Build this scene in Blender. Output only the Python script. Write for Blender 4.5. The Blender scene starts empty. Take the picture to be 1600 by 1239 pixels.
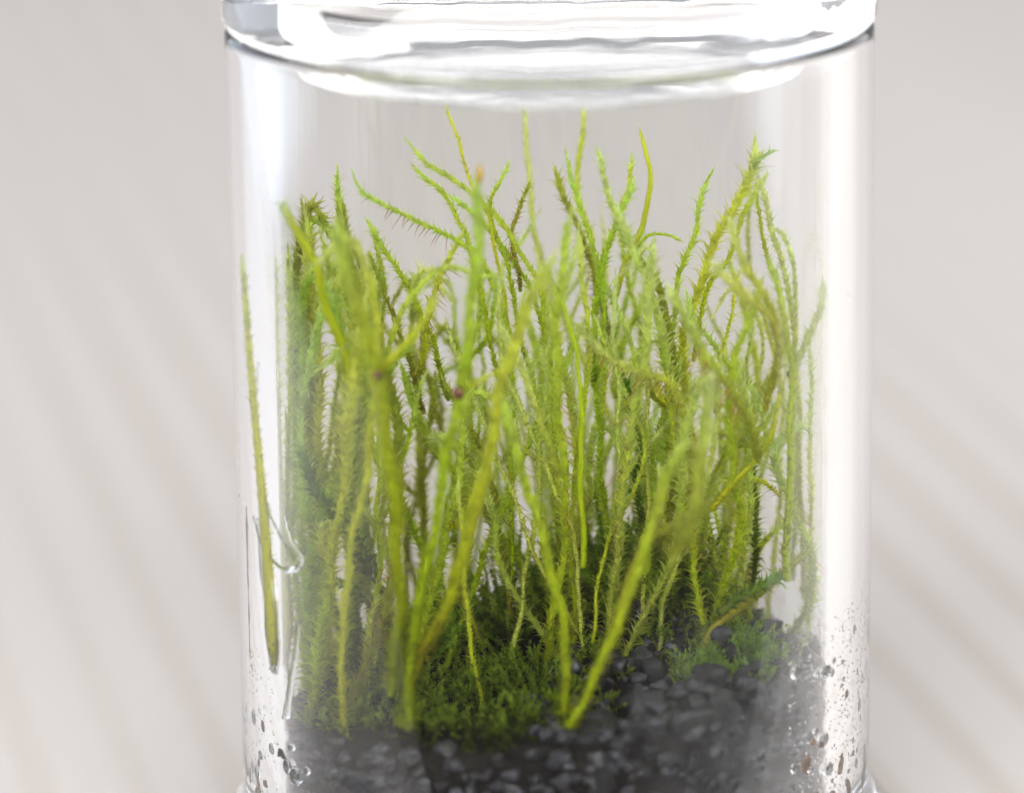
import bpy, bmesh, math, random
import numpy as np
from mathutils import Vector, Matrix, noise

# ------------------------------------------------------------------ camera, light, exposure
# one unit = one centimetre; the jar's axis is the z axis, y runs away from the camera
sc = bpy.context.scene
sc.unit_settings.scale_length = 0.01
COL = sc.collection
R = math.radians
PITCH, FPX, DIST, CX, ROLL = R(15.0), 7800.0, 47.0, -0.382, R(-0.65)
fwd = Vector((0, math.cos(PITCH), -math.sin(PITCH)))
up0 = Vector((0, math.sin(PITCH), math.cos(PITCH)))
rt0 = Vector((1, 0, 0))
rt = rt0 * math.cos(ROLL) + up0 * math.sin(ROLL)
up = up0 * math.cos(ROLL) - rt0 * math.sin(ROLL)
CAM = Vector((CX, 0, 0)) - fwd * DIST
cam_d = bpy.data.cameras.new('camera')
cam = bpy.data.objects.new('camera', cam_d); COL.objects.link(cam)
cam.matrix_world = Matrix((( rt.x, up.x, -fwd.x, CAM.x), (rt.y, up.y, -fwd.y, CAM.y), (rt.z, up.z, -fwd.z, CAM.z), (0, 0, 0, 1)))
cam_d.sensor_width = 36; cam_d.lens = FPX / 1600 * 36
cam_d.clip_start = 1; cam_d.clip_end = 1000
cam_d.dof.use_dof = True; cam_d.dof.focus_distance = DIST - 0.15; cam_d.dof.aperture_fstop = 0.116
sc.camera = cam

world = bpy.data.worlds.new('World'); sc.world = world; world.use_nodes = True
bg = world.node_tree.nodes['Background']
bg.inputs[0].default_value = (0.93, 0.95, 1.0, 1); bg.inputs[1].default_value = 0.19

def area(name, loc, target, sx, sy, power, col):
    d = bpy.data.lights.new(name, 'AREA'); d.shape = 'RECTANGLE'; d.size = sx; d.size_y = sy
    d.energy = power; d.color = col
    o = bpy.data.objects.new(name, d); COL.objects.link(o); o.location = loc
    o.rotation_euler = (Vector(target) - Vector(loc)).to_track_quat('-Z', 'Y').to_euler()
    return o
# windows of the room: one tall on the right, a broad one at the back left; the front one is no window but a fill added to brighten the moss
area('window_light_right', (105, 40, 50), (0, 0, -4), 210, 190, 92000, (1.0, 0.99, 0.97))
area('window_light_left', (-130, 95, 32), (0, 0, 20), 170, 135, 52000, (0.76, 0.86, 1.0))
area('front_fill_light', (-20, -140, 85), (0, 0, 0), 230, 140, 370000, (1.0, 0.98, 0.96))

sc.view_settings.view_transform = 'Standard'; sc.view_settings.look = 'None'
sc.view_settings.exposure = 1.30; sc.view_settings.gamma = 1
sc.render.engine = 'CYCLES'
cy = sc.cycles
cy.use_denoising = True
try: cy.denoiser = 'OPENIMAGEDENOISE'
except Exception: pass
cy.max_bounces = 20; cy.transmission_bounces = 18; cy.diffuse_bounces = 5; cy.glossy_bounces = 8
cy.transparent_max_bounces = 24; cy.caustics_refractive = True; cy.caustics_reflective = True
cy.blur_glossy = 0.3; cy.sample_clamp_indirect = 6.0

def unproject(px, py, y):
    """the point at depth y on the ray through photograph pixel (px, py)"""
    d = fwd * FPX + rt * (px - 800) + up * (619.5 - py)
    t = (y - CAM.y) / d.y
    return CAM + d * t

RO, RI = 3.0, 2.60          # the jar's outer and inner radius

# ------------------------------------------------------------------ helpers
rng = random.Random(7)
def tag(o, label=None, cat=None, group=None, kind=None):
    if label: o['label'] = label
    if cat: o['category'] = cat
    if group: o['group'] = group
    if kind: o['kind'] = kind
    return o
def link(name, me, mats=(), parent=None, smooth=True):
    o = bpy.data.objects.new(name, me); COL.objects.link(o)
    for m in mats: me.materials.append(m)
    if smooth: me.shade_smooth()
    if parent: o.parent = parent
    return o
def mesh(name, v, f):
    me = bpy.data.meshes.new(name); me.from_pydata([tuple(p) for p in v], [], [tuple(q) for q in f]); me.update()
    return me
def lathe(name, prof, seg=128, wob=0.0):
    """closed solid of revolution; prof runs from the axis back to the axis"""
    v = []; f = []; rings = []
    for i, (r, z) in enumerate(prof):
        if r < 1e-6: rings.append([len(v)]); v.append((0, 0, z))
        else:
            rings.append(list(range(len(v), len(v) + seg)))
            for k in range(seg):
                a = 2 * math.pi * k / seg
                w = 1 + wob * noise.noise(Vector((math.cos(a) * 1.3, math.sin(a) * 1.3, z * 0.35 + r * 0.2)))
                v.append((r * w * math.cos(a), r * w * math.sin(a), z))
    for a, b in zip(rings, rings[1:]):
        for k in range(seg):
            k2 = (k + 1) % seg
            if len(a) == 1 and len(b) == 1: continue
            if len(a) == 1: f.append((a[0], b[k2], b[k]))
            elif len(b) == 1: f.append((a[k], a[k2], b[0]))
            else: f.append((a[k], a[k2], b[k2], b[k]))
    me = mesh(name, v, f)
    bm = bmesh.new(); bm.from_mesh(me); bmesh.ops.recalc_face_normals(bm, faces=bm.faces); bm.to_mesh(me); bm.free()
    return me
def fillet(pts, n=6):
    """round the corners: pts = (r, z, radius)"""
    out = []
    for i, (r, z, q) in enumerate(pts):
        if q <= 0 or i in (0, len(pts) - 1): out.append((r, z)); continue
        p = Vector((r, z)); a = Vector(pts[i - 1][:2]) - p; b = Vector(pts[i + 1][:2]) - p
        q = min(q, a.length * .49, b.length * .49)
        A = p + a.normalized() * q; B = p + b.normalized() * q
        for k in range(n + 1):
            t = k / n; c = A * (1 - t) ** 2 + p * 2 * t * (1 - t) + B * t ** 2
            out.append((c.x, c.y))
    return out

# ------------------------------------------------------------------ materials
def mat(name):
    m = bpy.data.materials.new(name); m.use_nodes = True; nt = m.node_tree; nt.nodes.clear()
    out = nt.nodes.new('ShaderNodeOutputMaterial'); return m, nt, out
def N(nt, t, **k):
    n = nt.nodes.new(t)
    for a, b in k.items():
        if a.startswith('_'): setattr(n, a[1:], b)
        else: n.inputs[a.replace('__', ' ')].default_value = b
    return n
def ramp(nt, stops, src=None):
    n = nt.nodes.new('ShaderNodeValToRGB'); e = n.color_ramp.elements
    while len(e) < len(stops): e.new(0.5)
    for x, (p, c) in zip(e, stops): x.position = p; x.color = (*c, 1)
    if src: nt.links.new(src, n.inputs[0])
    return n
def glass_mat(name, ior=1.5, col=(1, 1, 1), rough=0.0, bump=0.0, bscale=3):
    m, nt, out = mat(name)
    g = N(nt, 'ShaderNodeBsdfGlass', IOR=ior, Roughness=rough); g.inputs['Color'].default_value = (*col, 1)
    if bump:
        tc = N(nt, 'ShaderNodeTexCoord'); nz = N(nt, 'ShaderNodeTexNoise', Scale=bscale, Detail=2.0)
        nt.links.new(tc.outputs['Object'], nz.inputs['Vector'])
        b = N(nt, 'ShaderNodeBump', Strength=bump, Distance=0.02); nt.links.new(nz.outputs['Fac'], b.inputs['Height'])
        nt.links.new(b.outputs[0], g.inputs['Normal'])
    nt.links.new(g.outputs[0], out.inputs[0]); return m
M_GLASS = glass_mat('clear_glass')
M_LID = glass_mat('lid_glass', bump=0.35, bscale=1.6)
M_AIR = glass_mat('trapped_air', ior=.667, col=(1, 1, 1))
M_WATER = glass_mat('water', ior=1.33, col=(1, 1, 1))

def leaf_mat(name, stops, gloss=0.45, trans=0.66, jitter=0.18, tipcol=None, clear=.40):
    """colour runs along the shoot (old growth to fresh tip), each leaf a little different"""
    m, nt, out = mat(name); L = nt.links.new
    at = N(nt, 'ShaderNodeAttribute', _attribute_name='grow'); sp = N(nt, 'ShaderNodeSeparateColor'); L(at.outputs['Color'], sp.inputs[0])
    oi = N(nt, 'ShaderNodeObjectInfo')
    r = ramp(nt, stops, sp.outputs[0])
    hsv = N(nt, 'ShaderNodeHueSaturation')
    ma = N(nt, 'ShaderNodeMath', _operation='MULTIPLY_ADD'); ma.inputs[1].default_value = jitter * 2; ma.inputs[2].default_value = 1 - jitter
    L(sp.outputs[1], ma.inputs[0]); L(ma.outputs[0], hsv.inputs['Value'])
    mh = N(nt, 'ShaderNodeMath', _operation='MULTIPLY_ADD'); mh.inputs[1].default_value = 0.022; mh.inputs[2].default_value = 0.485
    L(oi.outputs['Random'], mh.inputs[0]); L(mh.outputs[0], hsv.inputs['Hue'])
    L(r.outputs[0], hsv.inputs['Color']); col = hsv.outputs[0]
    if tipcol:
        mx = N(nt, 'ShaderNodeMix', _data_type='RGBA'); pw = N(nt, 'ShaderNodeMath', _operation='POWER'); pw.inputs[1].default_value = 2.5
        L(sp.outputs[2], pw.inputs[0]); L(pw.outputs[0], mx.inputs['Factor']); L(col, mx.inputs[6]); mx.inputs[7].default_value = (*tipcol, 1); col = mx.outputs[2]
    pb = N(nt, 'ShaderNodeBsdfPrincipled', Roughness=0.35); pb.inputs['Specular IOR Level'].default_value = gloss
    L(col, pb.inputs['Base Color'])
    tr = N(nt, 'ShaderNodeBsdfTranslucent'); L(col, tr.inputs[0])
    mix = N(nt, 'ShaderNodeMixShader'); mix.inputs[0].default_value = trans
    L(pb.outputs[0], mix.inputs[1]); L(tr.outputs[0], mix.inputs[2])
    tp = N(nt, 'ShaderNodeBsdfTransparent'); L(col, tp.inputs[0]); m2 = N(nt, 'ShaderNodeMixShader'); m2.inputs[0].default_value = clear
    L(mix.outputs[0], m2.inputs[1]); L(tp.outputs[0], m2.inputs[2]); L(m2.outputs[0], out.inputs[0])
    return m
LM = {
 'yellow': leaf_mat('moss_yellow_green', [(0, (.52, .50, .03)), (.2, (.78, .84, .08)), (.8, (.86, .91, .28)), (1, (.88, .95, .46))]),
 'fresh':  leaf_mat('moss_fresh_green', [(0, (.46, .54, .02)), (.3, (.72, .82, .07)), (.8, (.78, .88, .22)), (1, (.82, .93, .42))]),
 'dark':   leaf_mat('moss_deep_green', [(0, (.06, .07, .01)), (.4, (.19, .26, .01)), (1, (.38, .50, .05))], jitter=.35),
 'forest': leaf_mat('moss_forest_green', [(0, (.14, .20, .01)), (.5, (.26, .42, .02)), (1, (.42, .62, .08))], jitter=.25),
 'deep':   leaf_mat('moss_blackish', [(0, (.04, .04, .01)), (.4, (.07, .10, .01)), (1, (.14, .20, .02))], jitter=.35),
 'teal':   leaf_mat('moss_blue_green', [(0, (.38, .54, .01)), (.5, (.54, .76, .08)), (1, (.70, .88, .34))]),
 'pale':   leaf_mat('moss_pale_green', [(0, (.60, .64, .12)), (.5, (.82, .88, .30)), (1, (.88, .94, .58))]),
 'olive':  leaf_mat('moss_olive', [(0, (.36, .36, .03)), (.4, (.56, .62, .06)), (1, (.70, .80, .18))], tipcol=(.62, .52, .22)),
 'buff':   leaf_mat('moss_buff', [(0, (.66, .60, .26)), (.6, (.76, .78, .36)), (1, (.80, .90, .50))], tipcol=(.72, .60, .36)),
}
ST = {k: leaf_mat('stem_' + k, [(0, a), (1, b)], gloss=.25, trans=.45, jitter=.05, clear=.12) for k, (a, b) in {
 'yellow': ((.56, .62, .01), (.76, .82, .06)), 'fresh': ((.50, .64, .005), (.66, .78, .03)), 'dark': ((.06, .06, .01), (.18, .26, .02)), 'forest': ((.12, .18, .01), (.28, .42, .03)),
 'teal': ((.40, .58, .01), (.52, .74, .08)), 'pale': ((.64, .70, .12), (.78, .84, .30)), 'olive': ((.40, .36, .03), (.56, .58, .05)),
 'buff': ((.60, .50, .18), (.70, .66, .3))}.items()}
def plain(name, col, rough=.5, spec=.4, nz=None, col2=None, bump=0, coat=0):
    m, nt, out = mat(name); L = nt.links.new
    pb = N(nt, 'ShaderNodeBsdfPrincipled', Roughness=rough); pb.inputs['Specular IOR Level'].default_value = spec
    pb.inputs['Base Color'].default_value = (*col, 1)
    if coat: pb.inputs['Coat Weight'].default_value = coat; pb.inputs['Coat Roughness'].default_value = .15
    if nz:
        tc = N(nt, 'ShaderNodeTexCoord'); t = N(nt, 'ShaderNodeTexNoise', Scale=nz, Detail=6.0, Roughness=.65); L(tc.outputs['Object'], t.inputs['Vector'])
        oi = N(nt, 'ShaderNodeObjectInfo')
        if col2:
            r = ramp(nt, [(.38, col), (.66, col2)], t.outputs['Fac'])
            h = N(nt, 'ShaderNodeHueSaturation'); mv = N(nt, 'ShaderNodeMath', _operation='MULTIPLY_ADD'); mv.inputs[1].default_value = 1.1; mv.inputs[2].default_value = .45
            L(oi.outputs['Random'], mv.inputs[0]); L(mv.outputs[0], h.inputs['Value']); L(r.outputs[0], h.inputs['Color']); L(h.outputs[0], pb.inputs['Base Color'])
        if bump:
            b = N(nt, 'ShaderNodeBump', Strength=bump, Distance=.03); L(t.outputs['Fac'], b.inputs['Height']); L(b.outputs[0], pb.inputs['Normal'])
    L(pb.outputs[0], out.inputs[0]); return m
M_SOIL = plain('peaty_soil', (.006, .0055, .005), .8, .2, 9, (.022, .018, .013), 1.0)
M_STONE = plain('dark_lava_stone', (.004, .004, .005), .75, .4, 7, (.036, .038, .048), 1.0, coat=.22)
M_TAN = plain('tan_grit', (.20, .12, .06), .6, .4, 6, (.42, .30, .18), .5)
M_SPECK = plain('wet_brown_grit', (.07, .045, .03), .5, .3, 12, (.20, .12, .07), .3)
M_HAIR = plain('brown_leaf_hair', (.30, .11, .045), .5, .3)
M_NODE = plain('dark_brown_capsule', (.10, .03, .012), .4, .5)
M_TIP = plain('orange_brown_tip', (.40, .27, .03), .5, .3)

# ------------------------------------------------------------------ tabletop of pale whitewashed pine
def wood():
    m, nt, out = mat('whitewashed_pine'); L = nt.links.new
    tc = N(nt, 'ShaderNodeTexCoord'); oi = N(nt, 'ShaderNodeObjectInfo')
    off = N(nt, 'ShaderNodeVectorMath', _operation='MULTIPLY_ADD'); off.inputs[0].default_value = (37, 91, 13)
    cb = N(nt, 'ShaderNodeCombineXYZ')
    for i in range(3): L(oi.outputs['Random'], cb.inputs[i])
    L(cb.outputs[0], off.inputs[1]); L(tc.outputs['Object'], off.inputs[2])
    mp = N(nt, 'ShaderNodeMapping'); mp.inputs['Scale'].default_value = (1.0, .030, .6); L(off.outputs[0], mp.inputs['Vector'])
    wv = N(nt, 'ShaderNodeTexWave', Scale=.30, Distortion=2.6, Detail=2.0); wv.inputs['Detail Scale'].default_value = .8
    wv.bands_direction = 'X'; L(mp.outputs[0], wv.inputs['Vector'])
    nz = N(nt, 'ShaderNodeTexNoise', Scale=.16, Detail=4.0); L(mp.outputs[0], nz.inputs['Vector'])
    r1 = ramp(nt, [(.55, (0, 0, 0)), (.95, (1, 1, 1))], wv.outputs['Fac'])
    r2 = ramp(nt, [(.36, (0, 0, 0)), (.55, (1, 1, 1))], nz.outputs['Fac'])
    mu = N(nt, 'ShaderNodeMath', _operation='MULTIPLY'); L(r1.outputs[0], mu.inputs[0]); L(r2.outputs[0], mu.inputs[1])
    mx = N(nt, 'ShaderNodeMix', _data_type='RGBA'); mx.inputs[6].default_value = (.425, .404, .388, 1); mx.inputs[7].default_value = (.385, .345, .315, 1)
    L(mu.outputs[0], mx.inputs['Factor'])
    fb = N(nt, 'ShaderNodeTexNoise', Scale=3.0, Detail=8.0); mp2 = N(nt, 'ShaderNodeMapping'); mp2.inputs['Scale'].default_value = (8, .4, 1)
    L(off.outputs[0], mp2.inputs['Vector']); L(mp2.outputs[0], fb.inputs['Vector'])
    h = N(nt, 'ShaderNodeHueSaturation'); mv = N(nt, 'ShaderNodeMath', _operation='MULTIPLY_ADD'); mv.inputs[1].default_value = .12; mv.inputs[2].default_value = .94
    L(fb.outputs['Fac'], mv.inputs[0]); L(mv.outputs[0], h.inputs['Value']); L(mx.outputs[2], h.inputs['Color'])
    pb = N(nt, 'ShaderNodeBsdfPrincipled', Roughness=.38); pb.inputs['Specular IOR Level'].default_value = .45
    L(h.outputs[0], pb.inputs['Base Color'])
    b = N(nt, 'ShaderNodeBump', Strength=.15, Distance=.02); L(fb.outputs['Fac'], b.inputs['Height']); L(b.outputs[0], pb.inputs['Normal'])
    L(pb.outputs[0], out.inputs[0]); return m
M_WOOD = wood()
TZ = -4.8
top = bpy.data.objects.new('tabletop', None); COL.objects.link(top)
top.location = (0, 0, TZ); top.rotation_euler = (0, 0, R(11.5)); tag(top, 'pale whitewashed pine tabletop with soft tan grain under the jar', kind='structure')
bm = bmesh.new()
W_, Lh = 13.4, 190.0
vs = [bm.verts.new((sx * W_ / 2, sy * Lh / 2, z)) for z in (-2.2, 0) for sx, sy in ((-1, -1), (1, -1), (1, 1), (-1, 1))]
for q in ((3, 2, 1, 0), (4, 5, 6, 7), (0, 1, 5, 4), (1, 2, 6, 5), (2, 3, 7, 6), (3, 0, 4, 7)): bm.faces.new([vs[i] for i in q])
bmesh.ops.bevel(bm, geom=list(bm.edges), offset=.02, segments=2, affect='EDGES')
pm = bpy.data.meshes.new('plank'); bm.to_mesh(pm); bm.free(); pm.materials.append(M_WOOD)
for i in range(-1, 4):
    p = bpy.data.objects.new('plank', pm); COL.objects.link(p); p.parent = top
    p.location = (i * (W_ + .006) - 3.0, Lh / 2 - 4.6, 0)

fl = mesh('floor', [(-900, -900, -78), (900, -900, -78), (900, 900, -78), (-900, 900, -78)], [(0, 1, 2, 3)])
M_FLOOR = plain('dark_floor', (.06, .05, .045), .6, .3, .08, (.10, .085, .075))
tag(link('floor', fl, [M_FLOOR], smooth=False), 'dark floor of the room below the tabletop', kind='structure')

# ------------------------------------------------------------------ glass jar and lid
prof = fillet([(0, -4.78, 0), (2.85, -4.78, .12), (3.16, -4.65, .15), (3.16, -4.08, .15), (3.0, -3.82, .15), (RO, -3.60, 0), (RO, -3.5, 0), (RO, 3.3, 0), (RO, 3.4, 0), (RO, 3.60, .13),
               (RI, 3.60, .06), (RI, 3.4, 0), (RI, 3.3, 0), (RI, -4.0, 0), (RI, -4.05, 0), (RI, -4.32, .2), (0, -4.36, 0)], 8)
jar = link('glass_jar', lathe('glass_jar', prof, 640, .0), [M_GLASS])
tag(jar, 'clear thick-walled glass jar holding moss and dark stones, standing on pale wood', 'jar')

lp = fillet([(0, 3.31, 0), (2.2, 3.29, 0), (2.42, 3.28, .14), (2.46, 3.40, 0), (2.47, 3.602, .02), (2.80, 3.606, 0), (3.02, 3.61, .20), (3.03, 3.90, 0), (3.03, 4.0, 0), (3.03, 5.0, .3), (1.6, 5.3, .3),
             (0.75, 5.6, .25), (0.95, 6.6, .5), (0, 7.0, 0)], 8)
lid = link('glass_stopper', lathe('glass_stopper', lp, 320, .003), [M_LID])
tag(lid, 'heavy clear glass stopper lid with a short plug set into the jar mouth', 'stopper')

# ------------------------------------------------------------------ soil
def soil_z(x, y):
    m = .80 * math.exp(-((x - .75) ** 2 + (y - .4) ** 2) / 1.1) + .35 * math.exp(-((x + .9) ** 2 + (y - .2) ** 2) / .7) + .02 * math.exp(-((x - 1.9) ** 2 + (y + .2) ** 2) / .3)
    return -2.66 + .085 * x - .07 * y + .08 * math.exp(-((x - 1.6) ** 2 + (y + 1.6) ** 2) / .8) + m + .12 * noise.noise(Vector((x * 1.5, y * 1.5, 3)))
RS = 2.50
v = []; f = []; nr, na = 26, 96
for i in range(nr + 1):
    r = RS * i / nr
    for k in range(na):
        a = 2 * math.pi * k / na; x, y = r * math.cos(a), r * math.sin(a)
        z = soil_z(x, y) + .07 * noise.noise(Vector((x * 7, y * 7, 1))) - .06
        v.append((x, y, z))
for j in range(10):
    for k in range(na):
        a = 2 * math.pi * k / na; r = RS + .02 + .07 * noise.noise(Vector((math.cos(a) * 13, math.sin(a) * 13, j * 1.3)))
        v.append((r * math.cos(a), r * math.sin(a), -4.28 + (soil_z(RS * math.cos(a), RS * math.sin(a)) - .08 + 4.28) * (1 - (j + 1) / 10)))
for i in range(nr + 10):
    for k in range(na):
        k2 = (k + 1) % na; f.append((i * na + k, (i + 1) * na + k, (i + 1) * na + k2, i * na + k2))
f.append(tuple((nr + 10) * na + k for k in range(na)))
soil = link('soil', mesh('soil', v, f), [M_SOIL])
tag(soil, 'dark peaty soil filling the bottom of the jar between the stones', 'soil', kind='stuff')

# ------------------------------------------------------------------ stones: crisp dark lava grit pressed against the glass
def rock_mesh(seed, mt, sub=3):
    bm = bmesh.new(); bmesh.ops.create_icosphere(bm, subdivisions=sub, radius=1)
    o = Vector((seed * 13.1, seed * 7.7, seed * 3.3)); q = random.Random(seed)
    cuts = [(Vector((q.gauss(0, 1), q.gauss(0, 1), q.gauss(0, 1))).normalized(), q.uniform(.45, .8)) for _ in range(9)]
    for p in bm.verts:
        c = p.co.copy()
        for n_, d in cuts:
            e = c.dot(n_) - d
            if e > 0: c -= n_ * e * .9
        c *= 1 + .30 * noise.noise(c * 1.6 + o) + .16 * noise.noise(c * 4 + o) + .16 * noise.noise(c * 9 + o) + .05 * noise.noise(c * 22 + o)
        p.co = c
    me = bpy.data.meshes.new('stone'); bm.to_mesh(me); bm.free(); me.materials.append(mt); me.shade_smooth(); return me
rocks = [rock_mesh(i, M_STONE) for i in range(1, 9)]; tans = [rock_mesh(i, M_TAN, 2) for i in range(20, 23)]
def stone(p, r, me, label, group=None, name='lava_stone', cat='stone'):
    o = bpy.data.objects.new(name, me); COL.objects.link(o); o.location = p
    o.scale = (r * rng.uniform(.85, 1.1), r * rng.uniform(.85, 1.1), r * rng.uniform(.7, 1))
    o.rotation_euler = (rng.uniform(0, 6), rng.uniform(0, 6), rng.uniform(0, 6))
    tag(o, label, cat, group); return o
placed = []
def free(p, r):
    for q, s in placed:
        if (p - q).length < (r + s) * .72: return False
    placed.append((p, r)); return True
n = 0
for tries in range(9000):
    if n >= 235: break
    az = rng.uniform(R(183), R(357)); r = rng.choice((.08, .12, .18, .26, .34, .42, .48))
    rad = RI - .015 - r * .93; x, y = rad * math.cos(az), rad * math.sin(az)
    zt = soil_z(x, y) - (.12 if x < .2 else -.03); z = rng.uniform(-4.1, zt)
    if x < .1 and z > zt - .02: continue
    p = Vector((x, y, z))
    if free(p, r):
        n += 1
        side = 'left' if x < -.9 else 'right' if x > .9 else 'middle'
        size = 'tiny' if r < .09 else 'small' if r < .15 else 'medium' if r < .25 else 'large' if r < .36 else 'very large'
        row = 'just under the moss line' if z > zt - .35 else 'halfway down' if z > -3.5 else 'near the bottom'
        where = {'left': 'against the lower left glass', 'right': 'against the lower right glass', 'middle': 'behind the dim front glass'}[side]
        edge = ', towards the edge' if abs(x) > 1.9 else ''
        stone(p, r, rng.choice(rocks), '%s dark stone %s, %s%s' % (size, where, row, edge),
              {'left': 'stones low on the left', 'right': 'stones low on the right', 'middle': 'stones at the front middle'}[side])
n = 0
for tries in range(4000):
    if n >= 45: break
    az = rng.uniform(R(190), R(385)); r = rng.choice((.07, .10, .13, .17)); rad = rng.uniform(.8, RI - .03 - r)
    x, y = rad * math.cos(az), rad * math.sin(az)
    if x < .15: continue
    p = Vector((x, y, soil_z(x, y) + r * .35))
    if free(p, r):
        n += 1; stone(p, r, rng.choice(rocks), '%s dark stone lying on the soil %s, %s' % ('tiny' if r < .09 else 'small' if r < .12 else 'larger', 'under the right-hand moss' if x > 1.2 else 'among the middle moss roots', 'towards the front glass' if y < -.6 else 'towards the back' if y > .6 else 'midway in the jar'), 'stones on top of the soil')
for i in range(26):
    az = rng.uniform(R(190), R(350)); r = rng.uniform(.04, .09); rad = RI - .01 - r * .9
    z = rng.uniform(-3.95, -3.2); p = Vector((rad * math.cos(az), rad * math.sin(az), z))
    if free(p, r): stone(p, r, rng.choice(tans), 'tiny tan grit grain among the dark stones against the glass', 'tan grit grains', 'grit_grain', 'grit')
for (px, py, dy, r, lab) in ((1192, 985, -.2, .20, 'rounded grey stone lying alone above the gravel on the right'),
                             (1118, 985, -1.3, .105, 'small near-black pebble beside the green moss tuft on the right'),
                             (1222, 967, .1, .05, 'tiny dark pebble hanging just above the round grey stone'),
                             (1120, 1000, -.6, .16, 'dark stone half hidden behind the bright green tuft at the right'),
                             (712, 955, .3, .13, 'dark stone between the moss shoots left of the stout stem'),
                             (822, 897, .6, .10, 'dark upright stone behind the stout moss stem near the middle')):
    p = unproject(px, py, dy); placed.append((p, r)); stone(p, r, rng.choice(rocks), lab)

# the small grit that fills the gaps
def grit(cnt, seed):
    q = random.Random(seed); src = [(np.array([tuple(x.co) for x in m.vertices]), np.array([tuple(g.vertices) for g in m.polygons])) for m in [rock_mesh(60 + i, M_STONE, 2) for i in range(4)]]
    V = []; F = []; b = 0
    for i in range(cnt):
        az = R(q.uniform(178, 362)); r = q.uniform(.035, .12); wall = q.random() < .62
        rad = RI - .015 - r * .9 if wall else 2.5 * math.sqrt(q.random()); x, y = rad * math.cos(az), rad * math.sin(az)
        if not wall and x < -.2: continue
        z = q.uniform(-4.2, soil_z(x, y) - .03) if wall else soil_z(x, y) + q.uniform(-.05, .04)
        a, c_ = src[i % 4]; th = q.uniform(0, 6.283); M = np.array([[math.cos(th), -math.sin(th), 0], [math.sin(th), math.cos(th), 0], [0, 0, 1]])
        V.append(a @ M.T * r * np.array([1, 1, q.uniform(.6, 1)]) + np.array([x, y, z])); F.append(c_ + b); b += len(a)
    me = mesh('grit', np.concatenate(V).tolist(), np.concatenate(F).tolist()); return me
gr_ = link('grit', grit(900, 77), [M_STONE]); tag(gr_, 'fine black grit filling the gaps between the stones', 'grit', kind='stuff')

# wet grit stuck to the inside wall, where the water joins it to the glass
def blob(name, az, z, w, h, tilt, mt, seed, depth=.02, out=.012):
    q = random.Random(seed); v = []; K = 18
    lob = [1 + .45 * noise.noise(Vector((math.cos(6.283 * k / K) * 1.7 + seed, math.sin(6.283 * k / K) * 1.7, seed * 3.1))) for k in range(K)]
    for rr in (RI + out, RI - depth):
        for k in range(K):
            a = 2 * math.pi * k / K; u = w * lob[k] * math.cos(a); t = h * lob[k] * math.sin(a)
            u, t = u * math.cos(tilt) - t * math.sin(tilt), u * math.sin(tilt) + t * math.cos(tilt)
            A = az + u / RI; v.append((rr * math.cos(A), rr * math.sin(A), z + t))
    f = [tuple(range(K)), tuple(range(2 * K - 1, K - 1, -1))] + [(k, K + k, K + (k + 1) % K, (k + 1) % K) for k in range(K)]
    me = mesh(name, v, f); bm = bmesh.new(); bm.from_mesh(me); bmesh.ops.recalc_face_normals(bm, faces=bm.faces); bm.to_mesh(me); bm.free()
    return link(name, me, [mt], smooth=False)
for i in range(46):
    right = i % 5 < 3
    az = R(rng.uniform(-35, 22)) if right else R(180 + rng.uniform(-15, 28))
    z = -3.9 + 1.25 * rng.random() ** 1.6
    w = rng.uniform(.012, .05); h = w * rng.uniform(.8, 3.2)
    o = blob('grit_speck', az, z, w, h, rng.uniform(-.6, .6), M_SPECK, i)
    tag(o, '%s brown wet speck on the inside glass, lower %s, %s' % ('round' if h < w * 1.5 else 'oval' if h < w * 2.3 else 'long thin', 'right' if right else 'left', 'beside the wall edge' if abs(math.cos(az)) > .93 else 'in front of the stones'), 'grit', 'wet specks on the lower %s wall' % ('right' if right else 'left'))

# ------------------------------------------------------------------ moss
def catmull(P, step):
    P = [P[0] * 2 - P[1]] + list(P) + [P[-1] * 2 - P[-2]]; out = []
    for i in range(1, len(P) - 2):
        a, b, c, d = P[i - 1], P[i], P[i + 1], P[i + 2]; n = max(2, int((c - b).length / step))
        for k in range(n):
            t = k / n
            out.append(.5 * ((2 * b) + (c - a) * t + (2 * a - 5 * b + 4 * c - d) * t * t + (3 * b - a - 3 * c + d) * t ** 3))
    out.append(P[-2]); return out
def frames(C):
    C = np.array([tuple(p) for p in C]); T = np.gradient(C, axis=0); T /= np.linalg.norm(T, axis=1)[:, None] + 1e-9
    ref = np.array([.31, .92, .22]); A = np.cross(T, ref); A /= np.linalg.norm(A, axis=1)[:, None] + 1e-9
    B = np.cross(T, A); seg = np.linalg.norm(np.diff(C, axis=0), axis=1); S = np.concatenate([[0], np.cumsum(seg)])
    return C, T, A, B, S
def add_attr(me, col):
    a = me.color_attributes.new('grow', 'FLOAT_COLOR', 'POINT')
    a.data.foreach_set('color', np.concatenate([col, np.ones((len(col), 1))], 1).astype(np.float32).ravel())
LS = np.array([0., .25, .6, 1.]); HW = np.array([.7, 1., .32, 0.])
LF = [(0, 2, 3), (0, 3, 1), (1, 3, 4), (2, 5, 6, 3), (3, 6, 7, 4), (5, 8, 6), (6, 8, 7)]
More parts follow.
